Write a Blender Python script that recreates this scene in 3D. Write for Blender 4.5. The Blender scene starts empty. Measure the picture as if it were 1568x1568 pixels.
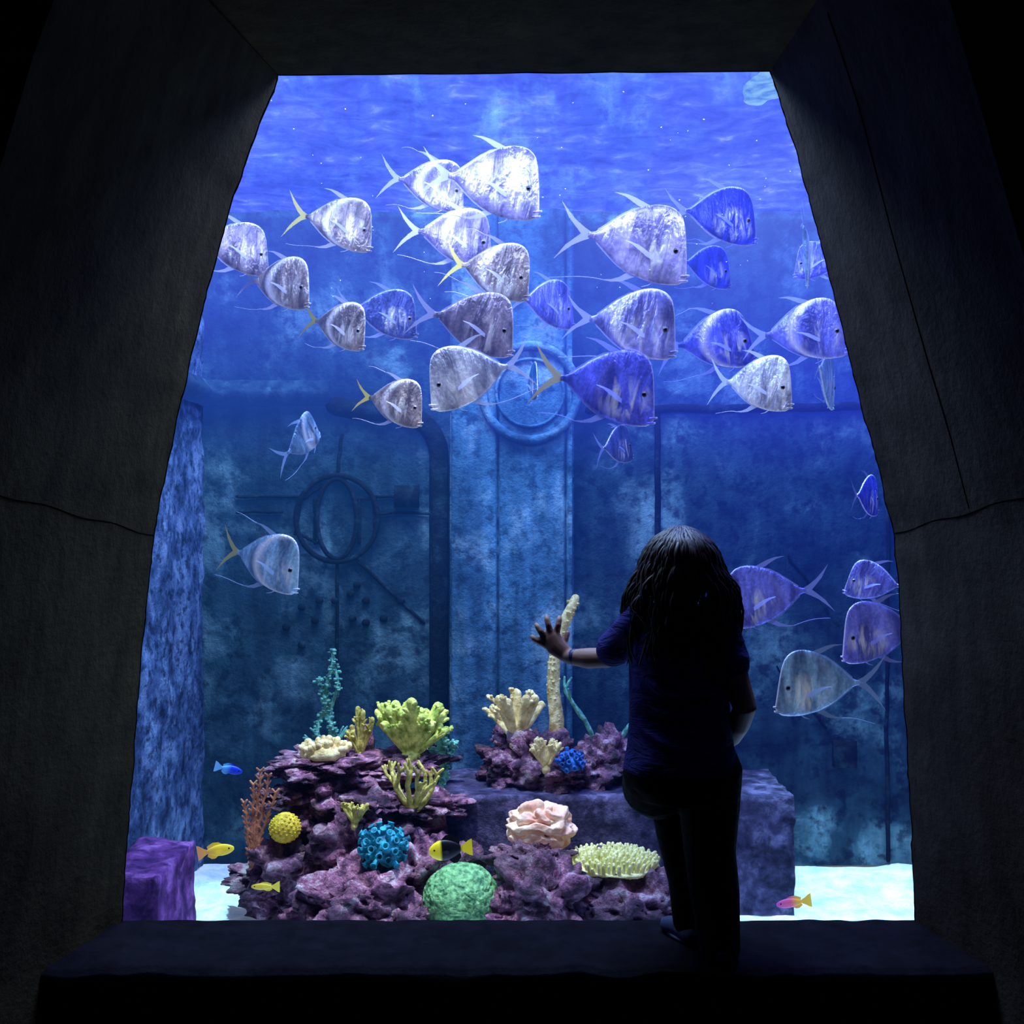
import bpy, bmesh, math, random
from mathutils import Vector, Matrix, noise, Euler
random.seed(7)
scene = bpy.context.scene
try:
    scene.view_settings.view_transform = 'Standard'
except Exception:
    pass

def sr(r, g, b, a=1.0):
    def f(c):
        c = c/255.0
        return c/12.92 if c <= 0.04045 else ((c+0.055)/1.055)**2.4
    return (f(r), f(g), f(b), a)

# ------------------------------------------------------------------ mesh builder
class MB:
    def __init__(s):
        s.v = []; s.f = []; s.m = []; s.mi = 0
    def add(s, vs, fs):
        o = len(s.v)
        s.v += [tuple(p) for p in vs]
        s.f += [tuple(i+o for i in f) for f in fs]
        s.m += [s.mi]*len(fs)
    def rings(s, rings, cap=True):
        n = len(rings[0]); vs = [p for r in rings for p in r]; fs = []
        for i in range(len(rings)-1):
            for j in range(n):
                k = (j+1) % n
                fs.append((i*n+j, i*n+k, (i+1)*n+k, (i+1)*n+j))
        if cap:
            fs.append(tuple(range(n-1, -1, -1)))
            b = (len(rings)-1)*n
            fs.append(tuple(range(b, b+n)))
        s.add(vs, fs)
    def tube(s, pts, rads, seg=10, flat=1.0, up=None):
        P = [Vector(p) for p in pts]
        if len(P) < 2: return
        R = list(rads) if hasattr(rads, '__len__') else [rads]*len(P)
        d0 = (P[0]-P[1]).normalized(); d1 = (P[-1]-P[-2]).normalized()
        P = [P[0]+d0*R[0]*0.95, P[0]+d0*R[0]*0.6] + P + [P[-1]+d1*R[-1]*0.6, P[-1]+d1*R[-1]*0.95]
        R = [R[0]*0.3, R[0]*0.78] + R + [R[-1]*0.78, R[-1]*0.3]
        t = (P[1]-P[0]).normalized()
        u = Vector(up) if up else (Vector((0, 0, 1)) if abs(t.z) < 0.9 else Vector((0, 1, 0)))
        a = t.cross(u).normalized()
        rings = []
        for i in range(len(P)):
            if i == 0: t = P[1]-P[0]
            elif i == len(P)-1: t = P[-1]-P[-2]
            else: t = P[i+1]-P[i-1]
            t.normalize()
            a = (a - t*a.dot(t))
            if a.length < 1e-5: a = t.orthogonal()
            a.normalize(); b = t.cross(a)
            rings.append([P[i] + a*math.cos(q)*R[i] + b*math.sin(q)*R[i]*flat for q in [2*math.pi*j/seg for j in range(seg)]])
        s.rings(rings)
    def ball(s, c, r, seg=16, rot=None):
        c = Vector(c); r = r if hasattr(r, '__len__') else (r, r, r)
        M = Euler(rot).to_matrix() if rot else Matrix.Identity(3)
        n = seg//2; rings = []
        for i in range(1, n):
            th = math.pi*i/n
            rings.append([c + M @ Vector((r[0]*math.sin(th)*math.cos(q), r[1]*math.sin(th)*math.sin(q), r[2]*math.cos(th)))
                          for q in [2*math.pi*j/seg for j in range(seg)]])
        s.rings(rings)
    def box(s, lo, hi):
        x0, y0, z0 = lo; x1, y1, z1 = hi
        vs = [(x0,y0,z0),(x1,y0,z0),(x1,y1,z0),(x0,y1,z0),(x0,y0,z1),(x1,y0,z1),(x1,y1,z1),(x0,y1,z1)]
        s.add(vs, [(0,3,2,1),(4,5,6,7),(0,1,5,4),(1,2,6,5),(2,3,7,6),(3,0,4,7)])
    def grid(s, fn, nu, nv):
        vs = [fn(i/(nu-1), j/(nv-1)) for i in range(nu) for j in range(nv)]
        fs = [(i*nv+j, (i+1)*nv+j, (i+1)*nv+j+1, i*nv+j+1) for i in range(nu-1) for j in range(nv-1)]
        s.add(vs, fs)
    def rock(s, c, r, seed=0, sub=4, rough=0.35, fr=2.2, lump=None):
        bm = bmesh.new(); bmesh.ops.create_icosphere(bm, subdivisions=sub, radius=1)
        off = Vector((seed*7.3, seed*3.1, -seed*5.7)); vs = []
        for v in bm.verts:
            n = v.co.normalized()
            p = n*fr*0.5 + off
            d = 1 + rough*noise.noise(p) *1.4 + rough*0.6*noise.noise(p*2.3) + rough*0.35*(0.5-abs(noise.noise(p*5.1)))*1.5 + rough*0.26*noise.noise(p*11)+rough*.14*noise.noise(p*23)
            vs.append((c[0]+n.x*r[0]*d, c[1]+n.y*r[1]*d, c[2]+n.z*r[2]*d))
        fs = [tuple(v.index for v in f.verts) for f in bm.faces]
        bm.free(); s.add(vs, fs)
    def build(s, name, mats, smooth=True, parent=None, loc=None, recalc=True):
        me = bpy.data.meshes.new(name); me.from_pydata(s.v, [], s.f); me.update()
        for m in (mats if isinstance(mats, (list, tuple)) else [mats]): me.materials.append(m)
        me.polygons.foreach_set('material_index', s.m)
        if recalc:
            bm = bmesh.new(); bm.from_mesh(me); bmesh.ops.recalc_face_normals(bm, faces=bm.faces); bm.to_mesh(me); bm.free()
        me.polygons.foreach_set('use_smooth', [smooth]*len(me.polygons))
        ob = bpy.data.objects.new(name, me); scene.collection.objects.link(ob)
        if parent: ob.parent = parent
        if loc: ob.location = loc
        return ob

# ------------------------------------------------------------------ materials
def newmat(name):
    m = bpy.data.materials.new(name); m.use_nodes = True
    nt = m.node_tree; nt.nodes.clear()
    return m, nt
def N(nt, t, **kw):
    n = nt.nodes.new(t)
    for k, v in kw.items(): setattr(n, k, v)
    return n
def ramp(nt, fac, stops):
    r = nt.nodes.new('ShaderNodeValToRGB'); e = r.color_ramp.elements
    while len(e) < len(stops): e.new(0.5)
    for i, (p, c) in enumerate(stops):
        e[i].position = p; e[i].color = c
    nt.links.new(fac, r.inputs[0]); return r.outputs[0]
def mixc(nt, fac, a, b, mode='MIX'):
    n = nt.nodes.new('ShaderNodeMix'); n.data_type = 'RGBA'; n.blend_type = mode
    for inp, v in ((n.inputs[0], fac), (n.inputs[6], a), (n.inputs[7], b)):
        if hasattr(v, 'links'): nt.links.new(v, inp)
        else: inp.default_value = v
    return n.outputs[2]
def math_(nt, op, a, b=None, clamp=False):
    n = nt.nodes.new('ShaderNodeMath'); n.operation = op; n.use_clamp = clamp
    for inp, v in ((n.inputs[0], a), (n.inputs[1], b)):
        if v is None: continue
        if hasattr(v, 'links'): nt.links.new(v, inp)
        else: inp.default_value = v
    return n.outputs[0]
def coords(nt, kind='Object', scale=(1, 1, 1)):
    t = nt.nodes.new('ShaderNodeTexCoord'); mp = nt.nodes.new('ShaderNodeMapping')
    mp.inputs['Scale'].default_value = scale
    nt.links.new(t.outputs[kind], mp.inputs[0]); return mp.outputs[0]
def noise_n(nt, vec, scale, detail=4, rough=0.55, dist=0.0):
    n = N(nt, 'ShaderNodeTexNoise'); n.inputs['Scale'].default_value = scale
    n.inputs['Detail'].default_value = detail; n.inputs['Roughness'].default_value = rough
    n.inputs['Distortion'].default_value = dist
    nt.links.new(vec, n.inputs['Vector']); return n.outputs[0]
def g1(v): return (v, v, v, 1)

# painted water haze: glow mixed into materials, stronger deeper in and higher up
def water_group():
    g = bpy.data.node_groups.new('painted_water_haze', 'ShaderNodeTree')
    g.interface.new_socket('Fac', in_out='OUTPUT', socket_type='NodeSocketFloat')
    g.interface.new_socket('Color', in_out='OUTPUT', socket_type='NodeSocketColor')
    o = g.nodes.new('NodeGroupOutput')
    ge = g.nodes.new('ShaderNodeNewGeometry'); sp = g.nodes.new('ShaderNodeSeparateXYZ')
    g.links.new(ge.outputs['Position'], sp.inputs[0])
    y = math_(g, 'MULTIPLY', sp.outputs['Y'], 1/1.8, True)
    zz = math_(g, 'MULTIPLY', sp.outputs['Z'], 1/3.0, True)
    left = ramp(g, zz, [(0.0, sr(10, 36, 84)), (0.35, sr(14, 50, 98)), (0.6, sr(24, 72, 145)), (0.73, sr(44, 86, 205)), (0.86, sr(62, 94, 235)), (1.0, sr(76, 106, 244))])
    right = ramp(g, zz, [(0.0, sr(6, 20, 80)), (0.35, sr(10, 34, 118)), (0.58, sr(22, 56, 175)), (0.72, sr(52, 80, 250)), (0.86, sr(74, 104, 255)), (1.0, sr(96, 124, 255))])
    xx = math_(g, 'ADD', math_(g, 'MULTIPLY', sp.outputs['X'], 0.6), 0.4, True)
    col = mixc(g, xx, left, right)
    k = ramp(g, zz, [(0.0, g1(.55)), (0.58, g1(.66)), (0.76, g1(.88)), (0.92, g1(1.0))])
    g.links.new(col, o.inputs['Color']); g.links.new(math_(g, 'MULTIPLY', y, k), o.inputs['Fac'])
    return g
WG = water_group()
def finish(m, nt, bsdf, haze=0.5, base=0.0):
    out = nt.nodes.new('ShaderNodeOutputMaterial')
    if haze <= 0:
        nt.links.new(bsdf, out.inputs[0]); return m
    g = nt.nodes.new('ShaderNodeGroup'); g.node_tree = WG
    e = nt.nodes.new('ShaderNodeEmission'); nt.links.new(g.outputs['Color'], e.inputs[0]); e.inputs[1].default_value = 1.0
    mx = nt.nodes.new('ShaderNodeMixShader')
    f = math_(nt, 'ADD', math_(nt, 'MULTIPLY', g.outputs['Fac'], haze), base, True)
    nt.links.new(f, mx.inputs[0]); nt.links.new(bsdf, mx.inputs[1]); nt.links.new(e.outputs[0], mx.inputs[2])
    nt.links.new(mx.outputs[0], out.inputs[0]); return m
def princ(nt, col, rough=0.8, metal=0.0, bump=None, bstr=0.4, bdist=0.02, emis=None, estr=0.0, spec=None):
    p = nt.nodes.new('ShaderNodeBsdfPrincipled')
    if hasattr(col, 'links'): nt.links.new(col, p.inputs['Base Color'])
    else: p.inputs['Base Color'].default_value = col
    p.inputs['Roughness'].default_value = rough; p.inputs['Metallic'].default_value = metal
    if spec is not None: p.inputs['Specular IOR Level'].default_value = spec
    if bump is not None:
        b = nt.nodes.new('ShaderNodeBump'); b.inputs['Strength'].default_value = bstr; b.inputs['Distance'].default_value = bdist
        nt.links.new(bump, b.inputs['Height']); nt.links.new(b.outputs[0], p.inputs['Normal'])
    if emis is not None:  # painted light: surface given a glow of its own
        if hasattr(emis, 'links'): nt.links.new(emis, p.inputs['Emission Color'])
        else: p.inputs['Emission Color'].default_value = emis
        p.inputs['Emission Strength'].default_value = estr
    return p.outputs[0]

def mat_stone(name, dark, mid, light, haze, streak=True, scale=3.0, spot=17, spotmax=.75, stops=(.3, .52, .72)):
    m, nt = newmat(name)
    c = coords(nt, 'Object')
    n1 = noise_n(nt, c, scale, 6, 0.62, 0.3)
    col = ramp(nt, n1, [(stops[0], dark), (stops[1], mid), (stops[2], light)])
    if streak:
        cs = coords(nt, 'Object', (6, 6, 0.5))
        n2 = noise_n(nt, cs, 2.0, 4, 0.6)
        col = mixc(nt, 0.6, col, ramp(nt, n2, [(0.35, g1(.4)), (0.7, g1(1.5))]), 'MULTIPLY')
    n3 = noise_n(nt, c, spot, 4, 0.6)
    col = mixc(nt, ramp(nt, n3, [(0.5, g1(0)), (0.64, g1(spotmax))]), col, dark)
    n4 = noise_n(nt, c, 40, 5, 0.7)
    return finish(m, nt, princ(nt, col, 0.85, bump=n4, bstr=0.6, bdist=0.02, spec=.2), haze)

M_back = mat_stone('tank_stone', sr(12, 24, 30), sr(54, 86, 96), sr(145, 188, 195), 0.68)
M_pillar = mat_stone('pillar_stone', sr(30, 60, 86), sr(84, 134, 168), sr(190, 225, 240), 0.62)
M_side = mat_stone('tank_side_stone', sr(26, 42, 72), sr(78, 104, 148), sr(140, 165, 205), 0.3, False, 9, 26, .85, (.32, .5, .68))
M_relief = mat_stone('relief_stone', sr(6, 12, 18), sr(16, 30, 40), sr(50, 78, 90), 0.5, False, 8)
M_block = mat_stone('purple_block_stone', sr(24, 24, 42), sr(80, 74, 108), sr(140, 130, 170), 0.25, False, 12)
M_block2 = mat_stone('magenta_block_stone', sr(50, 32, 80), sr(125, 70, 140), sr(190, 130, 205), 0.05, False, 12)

def mat_rock():
    m, nt = newmat('reef_rock_purple')
    c = coords(nt, 'Object'); n1 = noise_n(nt, c, 12, 6, 0.7, 0.4)
    col = ramp(nt, n1, [(0.34, sr(34, 20, 34)), (0.45, sr(120, 76, 104)), (0.54, sr(200, 130, 160)), (0.66, sr(255, 236, 240))])
    n3 = noise_n(nt, c, 4, 2, 0.5)
    col = mixc(nt, ramp(nt, n3, [(0.44, g1(0)), (0.64, g1(.7))]), col, sr(84, 72, 84))
    n6 = noise_n(nt, c, 26, 4, 0.6)
    col = mixc(nt, .5, col, ramp(nt, n6, [(0.38, g1(.4)), (0.6, g1(1.35))]), 'MULTIPLY')
    n2 = noise_n(nt, c, 55, 5, 0.7)
    return finish(m, nt, princ(nt, col, 0.85, bump=n2, bstr=1.0, bdist=0.03), 0.12)
M_rock = mat_rock()

def mat_coral(name, dark, light, scale=30, rough=0.7, haze=0.12, est=0.08):
    m, nt = newmat(name)
    c = coords(nt, 'Object'); n1 = noise_n(nt, c, scale, 4, 0.6)
    col = ramp(nt, n1, [(0.35, dark), (0.62, light)])
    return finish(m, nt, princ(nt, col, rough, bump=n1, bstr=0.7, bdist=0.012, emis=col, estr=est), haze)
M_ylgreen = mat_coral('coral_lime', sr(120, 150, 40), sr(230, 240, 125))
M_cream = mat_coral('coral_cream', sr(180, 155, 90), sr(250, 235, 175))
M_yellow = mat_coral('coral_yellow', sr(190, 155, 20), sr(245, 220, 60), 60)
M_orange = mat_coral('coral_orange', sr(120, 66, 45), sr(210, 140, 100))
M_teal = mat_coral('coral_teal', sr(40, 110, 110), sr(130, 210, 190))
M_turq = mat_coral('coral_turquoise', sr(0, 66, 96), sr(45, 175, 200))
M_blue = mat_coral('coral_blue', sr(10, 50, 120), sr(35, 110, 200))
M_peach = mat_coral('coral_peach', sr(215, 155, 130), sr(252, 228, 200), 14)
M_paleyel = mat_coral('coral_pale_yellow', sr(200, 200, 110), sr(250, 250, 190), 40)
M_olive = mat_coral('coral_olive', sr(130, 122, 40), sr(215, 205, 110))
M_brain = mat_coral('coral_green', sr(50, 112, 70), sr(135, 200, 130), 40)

def mat_sand():
    m, nt = newmat('white_sand')
    c = coords(nt, 'Object'); n1 = noise_n(nt, c, 9, 6, 0.7)
    col = ramp(nt, n1, [(0.3, sr(165, 205, 230)), (0.6, sr(245, 252, 255))])
    return finish(m, nt, princ(nt, col, 0.9, bump=n1, bstr=0.7, bdist=0.03, emis=col, estr=.12), 0.0)  # faint glow painted into the sand to brighten it
M_sand = mat_sand()

def mat_surface():
    m, nt = newmat('water_surface')
    c = coords(nt, 'Object', (1.0, 1.3, 1.0))
    n1 = noise_n(nt, c, 9, 5, 0.58, 0.5)
    c2 = coords(nt, 'Object', (0.9, 0.6, 1)); n2 = noise_n(nt, c2, 2.2, 3, 0.55)
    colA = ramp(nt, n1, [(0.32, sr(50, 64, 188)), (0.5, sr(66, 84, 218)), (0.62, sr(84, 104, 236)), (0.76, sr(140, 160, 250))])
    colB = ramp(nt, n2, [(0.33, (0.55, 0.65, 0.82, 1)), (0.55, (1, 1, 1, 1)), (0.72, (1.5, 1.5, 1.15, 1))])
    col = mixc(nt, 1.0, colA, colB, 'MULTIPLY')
    e = N(nt, 'ShaderNodeEmission'); nt.links.new(col, e.inputs[0]); e.inputs[1].default_value = 2.0  # ripple light painted as emission, for light coming through the surface
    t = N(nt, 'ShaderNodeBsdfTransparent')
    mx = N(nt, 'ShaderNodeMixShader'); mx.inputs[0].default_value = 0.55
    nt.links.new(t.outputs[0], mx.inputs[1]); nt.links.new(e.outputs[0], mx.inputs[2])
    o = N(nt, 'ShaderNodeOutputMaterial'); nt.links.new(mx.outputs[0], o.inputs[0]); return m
M_surf = mat_surface()

def mat_concrete(name, a, b):
    m, nt = newmat(name)
    c = coords(nt, 'Object'); n1 = noise_n(nt, c, 2.2, 5, 0.6, 0.3); n2 = noise_n(nt, c, 45, 5, 0.65)
    n3 = noise_n(nt, coords(nt, 'Object', (3, 3, 1)), 5, 5, .65)
    col = ramp(nt, n1, [(0.3, a), (0.7, b)])
    col = mixc(nt, .6, col, ramp(nt, n3, [(.35, g1(.5)), (.65, g1(1.4))]), 'MULTIPLY')
    return finish(m, nt, princ(nt, col, 0.95, bump=n2, bstr=0.5, bdist=0.01, spec=.06), 0)
M_concL = mat_concrete('dark_concrete_warm', sr(52, 46, 28), sr(72, 64, 40))
M_concR = mat_concrete('dark_concrete', sr(42, 36, 32), sr(60, 54, 50))
M_ledge = mat_concrete('ledge_stone', sr(16, 14, 18), sr(28, 25, 32))
def mat_plain(name, col, rough=0.8, haze=0, metal=0, spec=None):
    m, nt = newmat(name); c = coords(nt, 'Object'); n = noise_n(nt, c, 25, 3, 0.5)
    d = tuple(x*0.75 for x in col[:3])+(1,)
    return finish(m, nt, princ(nt, mixc(nt, n, d, col), rough, metal, bump=n, bstr=0.15, bdist=0.004, spec=spec), haze)
M_seam = mat_plain('seam_dark', sr(8, 8, 8), spec=0)
M_roomwall = mat_plain('room_wall_paint', sr(22, 22, 24), spec=.1)
M_floor = mat_plain('room_floor_dark', sr(14, 14, 16), 0.7, spec=.2)
def mat_glass():
    m, nt = newmat('aquarium_glass')
    t = N(nt, 'ShaderNodeBsdfTransparent'); t.inputs[0].default_value = (0.97, 0.99, 1, 1)
    g = N(nt, 'ShaderNodeBsdfGlossy'); g.inputs['Roughness'].default_value = 0.02
    mx = N(nt, 'ShaderNodeMixShader'); mx.inputs[0].default_value = 0.02
    nt.links.new(t.outputs[0], mx.inputs[1]); nt.links.new(g.outputs[0], mx.inputs[2])
    o = N(nt, 'ShaderNodeOutputMaterial'); nt.links.new(mx.outputs[0], o.inputs[0]); return m
M_glass = mat_glass()

# ------------------------------------------------------------------ window outline (metres, glass plane y=0)
RIGHT = [(0.730,2.854),(.764,2.749),(.816,2.584),(.868,2.389),(.921,2.179),(.974,1.962),(1.026,1.774),(1.076,1.564),(1.094,1.429),(1.106,1.174),(1.119,.949),(1.131,.709),(1.143,.432)]
LEFT = [(-.662,2.832),(-.729,2.659),(-.789,2.494),(-.864,2.224),(-.939,1.909),(-.999,1.624),(-1.022,1.474),(-1.052,1.174),(-1.074,.874),(-1.092,.649),(-1.104,.477),(-1.106,.44)]
def edge_x(tab, z):
    if z >= tab[0][1]:
        return tab[0][0]
    for (x0, z0), (x1, z1) in zip(tab, tab[1:]):
        if z1 <= z <= z0:
            t = (z0-z)/(z0-z1); return x0+(x1-x0)*t
    return tab[-1][0]
def jit(z, s):
    return 0.005*noise.noise(Vector((s*5.0, 0, z*12)))+0.0025*noise.noise(Vector((s*3.0, 2, z*45)))
def reveal(side, z, y):
    """side wall of the recess: splays outward toward the room (y negative)"""
    t = min(1, max(0, (2.85-z)/2.4))
    if side > 0:
        return edge_x(RIGHT, z) + jit(z, 1)*max(0, 1+y*4) + (-y)*(0.05+0.2*t*t)
    return edge_x(LEFT, z) + jit(z, -1)*max(0, 1+y*4) - (-y)*(0.16+0.12*t*t)
YO = -0.92
def ztop(x, y):
    return 2.843+0.008*x + (-y)*0.02 + (0.004*noise.noise(Vector((x*9, 1, 0))))
mb = MB()
mb.grid(lambda u, v: (reveal(-1, v*2.83, u*YO), u*YO, v*(2.835)), 12, 160)
mb.build('wall_recess_left', M_concL)
mb = MB()
mb.grid(lambda u, v: (reveal(1, v*2.855, u*YO), u*YO, v*2.857), 12, 160)
mb.build('wall_recess_right', M_concR)
mb = MB()
def topf(u, v):
    y = u*YO; x0 = reveal(-1, 2.84, y)-.01; x1 = reveal(1, 2.86, y)+.01
    x = x0+(x1-x0)*v; return (x, y, ztop(x, y))
mb.grid(topf, 8, 80)
mb.build('ceiling_recess', M_concL)
mb = MB()
nz = 40
for side in (-1, 1):
    mb.grid(lambda u, v: ((reveal(side, v*2.85, YO)*(1-u)+side*3.0*u), YO, v*2.86), 4, nz)
mb.grid(lambda u, v: (-3+6*u, YO, 2.855+v*0.75), 4, 3)
mb.build('wall_front', M_concL)
mb = MB()
mb.grid(lambda u, v: ((reveal(-1, v*2.9, 0)*(1-u)-2.4*u), 0.008, v*2.9), 3, 160)
mb.grid(lambda u, v: ((reveal(1, v*2.9, 0)*(1-u)+2.4*u), 0.008, v*2.9), 3, 160)
mb.grid(lambda u, v: (-2.4+4.8*u, 0.008, ztop(-2.4+4.8*u, 0)+v*1.4), 60, 2)
mb.grid(lambda u, v: (-2.4+4.8*u, 0.008, -.02+v*.45), 4, 2)
mb.build('wall_tank_front', M_roomwall)
# ledge
mb = MB()
def ledge(u, v):
    x0 = reveal(-1, .44, -.31); x1 = reveal(1, .44, -.31)
    prof = [(0.02, 0.0), (0.02, 0.437), (-0.02, 0.442), (-0.1, .44), (-.2, .439), (-.29, .437), (-.31, .425), (-.312, .3), (-.315, .15), (-.315, 0)]
    k = v*(len(prof)-1); i = min(int(k), len(prof)-2); t = k-i
    y = prof[i][0]*(1-t)+prof[i+1][0]*t; z = prof[i][1]*(1-t)+prof[i+1][1]*t
    x = x0-.05+(x1-x0+.1)*u
    w = noise.noise(Vector((x*6, y*4, z*4)))
    if z > 0.35 and y < -0.24: y += 0.02*w; z += 0.010*noise.noise(Vector((x*11, 3, y*8)))
    elif z > .4: z += 0.005*noise.noise(Vector((x*16, y*8, 7)))
    return (x, y, z)
mb.grid(ledge, 220, 46)
mb.build('window_ledge', M_ledge)
def seam(name, pts):
    b = MB(); b.tube(pts, 0.0014, 6); b.build(name, M_seam)
seam('trim_1', [(reveal(-1, 1.534+(-y)*.155, y)+.0003, y, 1.534+(-y)*.155+.004*math.sin(y*22)) for y in [-i*.04 for i in range(0, 23)]])
seam('trim_2', [(reveal(1, 1.54+(-y)*.14, y)-.0003, y, 1.54+(-y)*.14+.004*math.sin(y*20)) for y in [-i*.04 for i in range(0, 23)]])
seam('trim_3', [(reveal(1, z, -.43)-.0003, -.43+.004*math.sin(z*9), z) for z in [1.61+i*.04 for i in range(31)]])
mb = MB()
out = [(edge_x(RIGHT, z)+.006, 0.004, z) for z in [2.87, 2.7, 2.5, 2.3, 2.1, 1.9, 1.7, 1.5, 1.3, 1.0, .7, .42]] + [(edge_x(LEFT, z)-.006, 0.004, z) for z in [.42, .7, 1.0, 1.3, 1.5, 1.7, 1.9, 2.1, 2.3, 2.5, 2.7, 2.87]]
mb.add(out, [tuple(range(len(out)))])
mb.build('window_1', M_glass, smooth=False)
# room shell
mb = MB(); mb.box((-3, -4.6, -.1), (3, 0.0, 0)); mb.build('floor', M_floor, False)
mb = MB(); mb.box((-3, -4.6, 3.6), (3, YO, 3.7)); mb.build('ceiling', M_roomwall, False)
mb = MB(); mb.box((-3.1, -4.6, 0), (-3, YO, 3.6)); mb.build('wall_left', M_roomwall, False)
mb = MB(); mb.box((3, -4.6, 0), (3.1, YO, 3.6)); mb.build('wall_right', M_roomwall, False)
mb = MB(); mb.box((-3, -4.7, 0), (3, -4.6, 3.6)); mb.build('wall_back', M_roomwall, False)

# ------------------------------------------------------------------ tank shell
XL, XR, YB, ZS = -1.40, 2.15, 1.8, 2.95
mb = MB()
mb.grid(lambda u, v: (XL-.3+(XR-XL+.6)*u, YB + 0.02*noise.noise(Vector((u*9, v*7, 0))), v*4.2), 90, 90)
mb.build('wall_tank_back', M_back)
mb = MB()
mb.grid(lambda u, v: (XL+0.02*noise.noise(Vector((u*12, v*20, 3)))+.008*noise.noise(Vector((u*50, v*90, 3))), .015+u*1.8, v*4.2), 90, 180)
mb.build('wall_tank_left', M_side)
mb = MB()
mb.grid(lambda u, v: (XR, .015+u*1.8, v*4.2), 6, 6)
mb.build('wall_tank_right', M_back)
mb = MB()
mb.grid(lambda u, v: (XL-.1+(XR-XL+.2)*u, .015+1.85*v, 0.03*noise.noise(Vector((u*14, v*8, 1)))+.012*noise.noise(Vector((u*40, v*24, 1)))), 120, 70)
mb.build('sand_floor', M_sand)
mb = MB()
mb.grid(lambda u, v: (XL+.02+(XR-XL-.04)*u, .015+1.76*v, ZS+0.02*noise.noise(Vector((u*16, v*14, 4)))), 120, 80)
mb.build('water_surface', M_surf)
# added glowing patch, stands in for a bright reflection at the water line
M_reflect, nts = newmat('reflection_glow')
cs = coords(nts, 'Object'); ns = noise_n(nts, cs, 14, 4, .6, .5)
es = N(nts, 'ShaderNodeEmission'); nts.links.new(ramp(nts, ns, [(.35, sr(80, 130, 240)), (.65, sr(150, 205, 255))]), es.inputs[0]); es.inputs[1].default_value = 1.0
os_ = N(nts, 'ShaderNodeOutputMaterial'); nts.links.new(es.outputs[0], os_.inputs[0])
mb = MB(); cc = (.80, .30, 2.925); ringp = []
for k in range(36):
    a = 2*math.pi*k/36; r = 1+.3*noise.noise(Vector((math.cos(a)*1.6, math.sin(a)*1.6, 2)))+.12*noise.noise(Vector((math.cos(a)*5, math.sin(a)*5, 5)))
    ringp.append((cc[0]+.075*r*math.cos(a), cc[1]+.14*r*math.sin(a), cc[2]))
mb.add(ringp, [tuple(range(36))]); mb.build('reflection_patch', M_reflect, False)
random.seed(77); mb = MB()
for i in range(90):
    x = random.uniform(-.75, .95); y = random.uniform(.15, 1.2); z = random.uniform(2.35, 2.9)
    mb.ball((x, y, z), random.uniform(.0012, .0026), 6)
M_bub, ntb = newmat('bubble_silver'); finish(M_bub, ntb, princ(ntb, sr(230, 240, 255), .2, emis=sr(200, 220, 255), estr=.4), 0)
mb.build('air_bubbles', M_bub)

# reliefs on the back wall
mb = MB()
def col_prof(u, v):
    x = -.28+.56*u
    y = 1.80-.09*(1 if .02 < u < .98 else 0) - .03*math.exp(-((u-.13)/.1)**2)
    if abs(u-.39) < .012 or abs(u-.93) < .012: y += .03
    y += .012*noise.noise(Vector((u*6, v*16, 0)))
    return (x, y, v*2.95)
mb.grid(col_prof, 90, 60)
mb.build('stone_pillar', M_pillar)
mb = MB()
prof = [(0, -.06), (.03, -.055), (.07, -.03), (.08, .0), (.05, .03), (.04, .05), (0, .06)]
def corn_back(u, v):
    k = v*(len(prof)-1); i = min(int(k), len(prof)-2); t = k-i
    o = prof[i][0]*(1-t)+prof[i+1][0]*t; z = prof[i][1]*(1-t)+prof[i+1][1]*t
    return (XL+.02+.56*u, 1.81-o, 2.14+z+.006*noise.noise(Vector((u*9, v, 0))))
mb.grid(corn_back, 30, 20)
def corn_left(u, v):
    k = v*(len(prof)-1); i = min(int(k), len(prof)-2); t = k-i
    o = prof[i][0]*(1-t)+prof[i+1][0]*t; z = prof[i][1]*(1-t)+prof[i+1][1]*t
    return (XL+o, .02+1.8*u, 2.14+z+.006*noise.noise(Vector((u*9, v, 0))))
mb.grid(corn_left, 30, 20)
mb.build('stone_cornice', M_back)
mb = MB()
pts = [(-.33, 1.80, 0.02), (-.33, 1.80, 1.0), (-.33, 1.80, 1.85)] + [(-.33-.2+.2*math.cos(a), 1.80, 1.85+.2*math.sin(a)) for a in [i*math.pi/12 for i in range(1, 7)]] + [(-.7, 1.80, 2.06), (-.8, 1.80, 2.08)]
mb.tube(pts, .045, 12)
mb.build('stone_arch_moulding', M_relief)
mb = MB()
def ringpts(cx, cz, rx, rz, y, n=40): return [(cx+rx*math.cos(2*math.pi*i/n), y, cz+rz*math.sin(2*math.pi*i/n)) for i in range(n+1)]
mb.tube(ringpts(.08, 2.13, .21, .21, 1.700), .020, 10)
mb.tube(ringpts(.08, 2.13, .15, .15, 1.705), .007, 8)
mb.build('stone_ring_relief', M_pillar)
mb = MB()
mb.tube(ringpts(-.79, 1.57, .185, .195, 1.780), .012, 8)
mb.tube(ringpts(-.79, 1.57, .09, .18, 1.780), .011, 8)
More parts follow.
